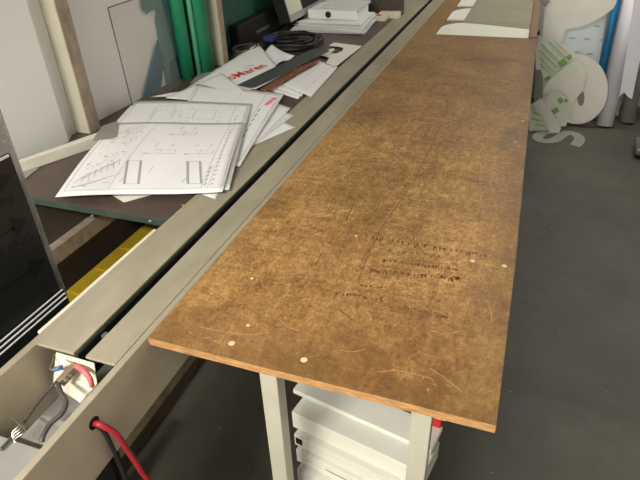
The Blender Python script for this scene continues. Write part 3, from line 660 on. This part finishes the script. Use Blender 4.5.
# things leaning on the left wall
cs = root('clear_acrylic_sheet', (-1.5, 1.9, T), 'clear acrylic sheet with dark edges leaning on the white wall', 'sheet')
A = [ax((128,118), -1.472), Vector((0,0,0))]
y0 = ax((127,103), -1.475).y
Q = [Vector((-1.455, y0, T-.0005)), Vector((-1.455, 2.12, T-.0005)), Vector((-1.502, 2.14, 1.27)), Vector((-1.502, ax((107,8), -1.502).y, 1.262))]
part(MB().prism(Q, (.004, 0, 0)), 'pane', 'clear', cs)
mb = MB()
for i in (2, 3):
    a, b = Q[i], Q[(i+1) % 4]; mb.tube([a+Vector((.004,0,0)), b+Vector((.004,0,0))], .0022, seg=6)
part(mb, 'cut_edge', 'clear_edge', cs)
def slab(px, x, th, name, m, lab, cat='sheet'):
    return tag(MB().prism([ax(p, x) for p in px], (th,0,0)).build(name, m, bevel=.001), lab, cat)
def wslab(pts, x, th, name, m, lab, cat='sheet'):
    return tag(MB().prism([(x, y, z) for y, z in pts], (th,0,0)).build(name, m, bevel=.001), lab, cat)
def yz(p, x): v = ax(p, x); return (v.y, v.z)
wslab([yz((143,104),-1.512)[:1]+(T,), yz((157,40),-1.512), yz((163,60),-1.512), yz((163,104),-1.512)[:1]+(T,)], -1.512, .006, 'teal_offcut', 'teal', 'pointed blue teal offcut standing behind the clear sheet', 'offcut')
wslab([yz(p, -1.517) for p in ((141,9),(139,-4),(182,-12),(172,8),(151,10),(146,14))], -1.517, .006, 'teal_offcut', 'teal_l', 'pale teal offcut on the wall at the top of the picture', 'offcut')
wslab([(2.10,T), (2.10,1.16), (2.20,1.32), (2.30,1.32), (2.30,T)], -1.519, .006, 'teal_sheet', 'teal_l', 'grey teal sheet standing left of the green rolls')
wslab([(2.13,T), (2.15,.97), (2.28,.99), (2.28,T)], -1.5175, .005, 'teal_sheet', 'teal', 'darker low teal sheet in front of the grey teal sheet')
# green roll
gr = root('green_film_roll', (-1.49, 2.28, T), 'bright green plastic film roll standing left of the grey post', 'roll')
b0 = Vector((-1.462, 2.345, T)); 
part(MB().tube([b0, b0+Vector((0,.0,.75))], .052, seg=24), 'roll_body', 'green', gr)
part(MB().tube([b0+Vector((.012,-.064,.0)), b0+Vector((.010,-.064,.75))], .012, seg=12), 'loose_flap', 'green_l', gr)
b1 = Vector((-1.478, 2.225, T)); tag(MB().tube([b1, b1+Vector((0,0,.7))], .03, seg=24).build('green_film_roll', 'green'), 'thinner green film roll left of the bright green roll', 'roll')
tag(MB().box(-1.5195, -1.508, 2.5, 3.88, T-.001, 1.75).build('green_sheet', 'green_d'), 'large dark green sheet against the wall behind the monitor', 'sheet')
tag(MB().prism([az(p, T) for p in ((190,84),(222,78),(225,67),(201,72))], (0,0,.003)).build('grey_offcut', 'greytube'), 'small grey offcut at the foot of the grey post', 'offcut')
tag(MB().prism([az(p, T+.0335) for p in ((93,141),(102,127),(118,122),(118,140))], (0,0,.004)).build('grey_offcut', 'greytube'), 'grey offcut lying on the batten beside the clear sheet', 'offcut')

# ---------------------------------------------------------------- right background
def lp(px, y0, k=.10):       # plane leaning back: y = y0 + k z
    return at(px, (0, 1, -k), y0)
def lean(px, y0, th, name, mats, lab, cat='sheet', k=.10, smooth=True, group=None):
    pts = [lp(p, y0, k) for p in px]
    return tag(MB().prism(pts, (0, th, 0), 0, 1).build(name, mats), lab, cat, group)
def circ(cx, cy, rx, ry, a0=0, a1=360, n=28): return [(cx+rx*math.cos(math.radians(a0+(a1-a0)*i/n)), cy+ry*math.sin(math.radians(a0+(a1-a0)*i/n))) for i in range(n+1)]
# rack wall behind
struct('wall_panel', MB().box(.0, 1.9, 5.05, 5.1, 0, 1.6), 'farwall')
bpy.data.objects['wall_panel'].name = 'trim_1'
pb = lean([(548,-30),(540,60),(535,118),(584,118),(597,75),(614,-30)], 4.74, .01, 'pale_sheet', ['paleblue', 'foam_edge'], 'pale blue-grey patterned sheet leaning behind the white discs')
for (x, y) in ((572,38),(587,39),(603,40),(590,54),(577,52),(597,26),(606,55),(583,65)):
    part(MB().prism([lp(q, 4.7395) for q in ((x-3,y-.6),(x+3,y-.9),(x+3,y+.9),(x-3,y+1))], (0,-.0005,0)), 'printed_dash', 'dash', pb)
wl = lean([(550,-25),(622,-25),(619,-8)]+[(616,4),(613,9),(603,16),(590,23),(578,27),(566,29),(563,38),(561,45),(548,42),(543,40)], 4.56, .012, 'foam_letter', ['foam', 'foam_edge'], 'huge white foam cutout with curved lower edge, top right', 'cutout')
tag(MB().prism([lp(q, 4.47) for q in ((529,-2),(547,-2),(550,1),(545,7),(540,2),(533,2))], (0,.01,0)).build('grey_bracket', 'greytube'), 'small grey bracket piece just right of the table rail, top', 'bracket')
fs = lean([(539,36),(548,40),(562,44),(575,52),(575,62),(562,78),(556,124),(542,126),(536,88),(536,50)], 4.40, .004, 'filmed_offcut', ['filmstripe', 'foam_edge'], 'white offcut with green stripes and green printed marks', 'offcut')
for (a, b, w) in (((541,44),(560,62),.010), ((540,50),(557,68),.010), ((540,57),(554,72),.008), ((549,42),(566,58),.008), ((541,64),(551,75),.008), ((556,43),(572,56),.005)):
    mb = MB(); ribbon([lp(a, 4.3985), lp(b, 4.3985)], w, (0,-1,.1), (0,-.0006,0), mb); part(mb, 'green_stripe', mat('pale_green_stripe', (160, 196, 128), .5, var=.05), fs)
for (a, b, w) in (((559,65),(566,60.5),.045), ((567,59),(571,56),.035), ((545,80),(550,76.5),.03)):
    mb = MB(); ribbon([lp(a, 4.397), lp(b, 4.397)], w, (0,-1,.1), (0,-.0006,0), mb); part(mb, 'green_print', 'greentape', fs)
d1 = lean(circ(577,89,31,35,-95,130)+[(552,118),(545,100),(560,70)], 4.42, .012, 'foam_disc', ['foam', 'foam_edge'], 'largest white foam disc leaning beside the white roll', 'disc')
mb = MB().prism([lp(q, 4.4195) for q in circ(581,98,3.5,8,0,360,16)[:-1]], (0,-.0006,0)); part(mb, 'grey_hole', 'greytube', d1)
lean([(541,92),(549,80),(566,66),(577,58),(584,66),(586,78),(582,92),(574,101),(566,126),(556,127),(548,96)], 4.34, .008, 'foam_offcut', ['acryl_white', 'foam_edge'], 'white rounded offcut lying over the left half of the big disc', 'offcut')
sd = lean(circ(553,108,18,17,-100,150), 4.25, .008, 'foam_ring', ['filmstripe', 'foam_edge'], 'small round white offcut with green print low at the front', 'offcut')
for (a, b, w) in (((550,114),(558,109),.04), ((559,98),(562,103),.03), ((565,99),(567,102),.02), ((548,120),(556,117),.012)):
    mb = MB(); ribbon([lp(a, 4.2485), lp(b, 4.2485)], w, (0,-1,.1), (0,-.0006,0), mb); part(mb, 'green_print', 'greentape', sd)
lean([(533,104),(541,98),(552,112),(561,128),(559,133),(549,132),(544,117),(536,112)], 4.20, .006, 'foam_strip', ['acryl_white', 'foam_edge'], 'white angled strip ending on the floor in front of discs', 'offcut')
pg = lean([(529,106),(534,102),(545,118),(548,130),(529,131)], 4.23, .006, 'filmed_offcut', ['filmstripe', 'foam_edge'], 'pale green printed offcut at the foot of the pile beside table', 'offcut')
for (a, b) in (((533,113),(542,115)), ((532,119),(541,121)), ((535,124),(544,126))):
    mb = MB(); ribbon([lp(a, 4.2285), lp(b, 4.2285)], .014, (0,-1,.1), (0,-.0006,0), mb); part(mb, 'green_print', mat('pale_green_stripe', (160, 196, 128)), pg)
lean([(534,96),(541,92),(543,95),(535,102)], 4.18, .006, 'grey_offcut', ['greytube', 'foam_edge'], 'small grey rectangular offcut beside the table edge, by discs', 'offcut')
lean([(536,70),(541,70),(543,78),(543,90),(541,131),(534,131),(534,92)], 4.30, .01, 'grey_offcut', ['greytube', 'foam_edge'], 'dull grey piece between the table edge and striped offcut', 'offcut')
# S on the floor
mb = MB(); P = spline([az((525+x/6, 70+y/6), 0.0005) for x, y in ((165,372),(110,378),(78,398),(84,422),(130,430),(180,422),(215,398),(255,380),(300,388),(326,412),(318,436),(296,458))], 5)
ribbon(P, .075, (0,0,1), (0,0,.004), mb)
tag(mb.build('foam_letter', 'greytube'), 'flat grey S shaped letter lying on the floor below the discs', 'letter')
# rolls
def roll(p_bot, y, p_top, yt, r, name, m, lab, up=1.15):
    a = ay(p_bot, y); a.z = 0.006; b = ay(p_top, yt); d = (b-a).normalized(); b = a+d*1.3
    return tag(MB().tube([a, b], r, seg=24).build(name, m), lab, 'roll')
roll((592,118), 4.62, (618,-5), 4.78, .030, 'vinyl_roll', 'bluetube', 'blue vinyl roll standing between pale sheet and white roll')
roll((605,124), 4.50, (632,0), 4.68, .058, 'vinyl_roll', 'whitetube', 'thick white vinyl roll standing right of the blue roll')
roll((628,118), 4.62, (650,0), 4.78, .055, 'vinyl_roll', 'greytube', 'grey roll at the right edge, below the torn white sheet')
roll((650,118), 4.70, (668,0), 4.86, .06, 'vinyl_roll', 'greytube', 'grey roll cut off by the right edge of the picture')
lean([(636,-10),(650,-10),(640,60),(632,99),(628,97),(624,92),(620,96),(619,97),(627,50)], 4.43, .006, 'torn_sheet', ['whitetube', 'foam_edge'], 'white vinyl sheet with a torn lower edge, right of white roll', 'sheet')
lean([(611,114),(616,96),(622,92),(618,116)], 4.72, .03, 'grey_offcut', ['foam', 'foam_edge'], 'narrow pale block between the white roll and the grey roll', 'offcut')
# cast foot of a machine, right edge
ft = root('floor_machine', (.86, 3.9, 0), 'grey cast metal machine foot at the right picture edge', 'machine')
a = az((634,160), 0)
part(MB().prism([(a.x,3.92,.03), (a.x+.2,3.85,.03), (a.x+.2,4.15,.03), (a.x+.02,4.15,.03)], (0,0,.04)), 'foot_plate', 'castor', ft, bevel=.005)
part(MB().prism([(a.x+.02,3.95,.0702), (a.x+.2,3.9,.0702), (a.x+.2,4.1,.0702), (a.x+.05,4.1,.0702)], (.03,0,.3)), 'foot_column', 'greytube', ft, bevel=.004)
part(MB().tube([(a.x+.03,3.95,0), (a.x+.03,3.95,.0298)], .022), 'rubber_pad', 'black', ft)

# ends sticking out right of the right leg
def epanel(px, y, name, m, lab):
    return tag(MB().prism([ay(p, y) for p in px], (0,.12,0)).build(name, m, bevel=.0005), lab, 'panel')

# ---------------------------------------------------------------- ceiling lights (key set by the floor shadow, the others added as fill)
def fitting(x, y, z, L, along, power, lab, w=.12, col=(1, .965, .90)):
    r = root('ceiling_key_fill', (x, y, z), lab, 'light')
    hx_, hy_ = (L/2, w/2) if along == 'x' else (w/2, L/2)
    part(MB().box(x-hx_, x+hx_, y-hy_, y+hy_, z, z+.05), 'light_housing', 'panelwhite', r)
    part(MB().box(x-.01, x+.01, y-.01, y+.01, z+.05, 3.0995), 'drop_rod', 'castor', r)
    l = bpy.data.lights.new('key_fill_area', 'AREA'); l.shape = 'RECTANGLE'; l.size = hx_*2; l.size_y = hy_*2; l.energy = power; l.color = col
    o = bpy.data.objects.new('key_fill_area', l); C.objects.link(o); o.location = (x, y, z-.005)
fitting(-.95, -1.45, 2.8, 1.5, 'x', 215, 'ceiling light behind the viewpoint, outside the picture')
fitting(.8, 4.4, 2.8, 1.5, 'x', 38, 'added fill light above the leaning sheets behind worktable, outside the picture')  # added fill, brightens the far end and the leaning sheets
fitting(2.6, -.4, 2.8, 1.5, 'y', 11, 'added fill light over the right aisle behind, outside the picture')  # added fill, lifts the right side face of the metal bed
w = bpy.data.worlds.new('World'); bpy.context.scene.world = w; w.use_nodes = True
w.node_tree.nodes['Background'].inputs[0].default_value = (1, .97, .92, 1); w.node_tree.nodes['Background'].inputs[1].default_value = .45
vs = bpy.context.scene.view_settings; vs.view_transform = 'Standard'; vs.look = 'None'; vs.gamma = 1; vs.use_curve_mapping = False; vs.exposure = .10
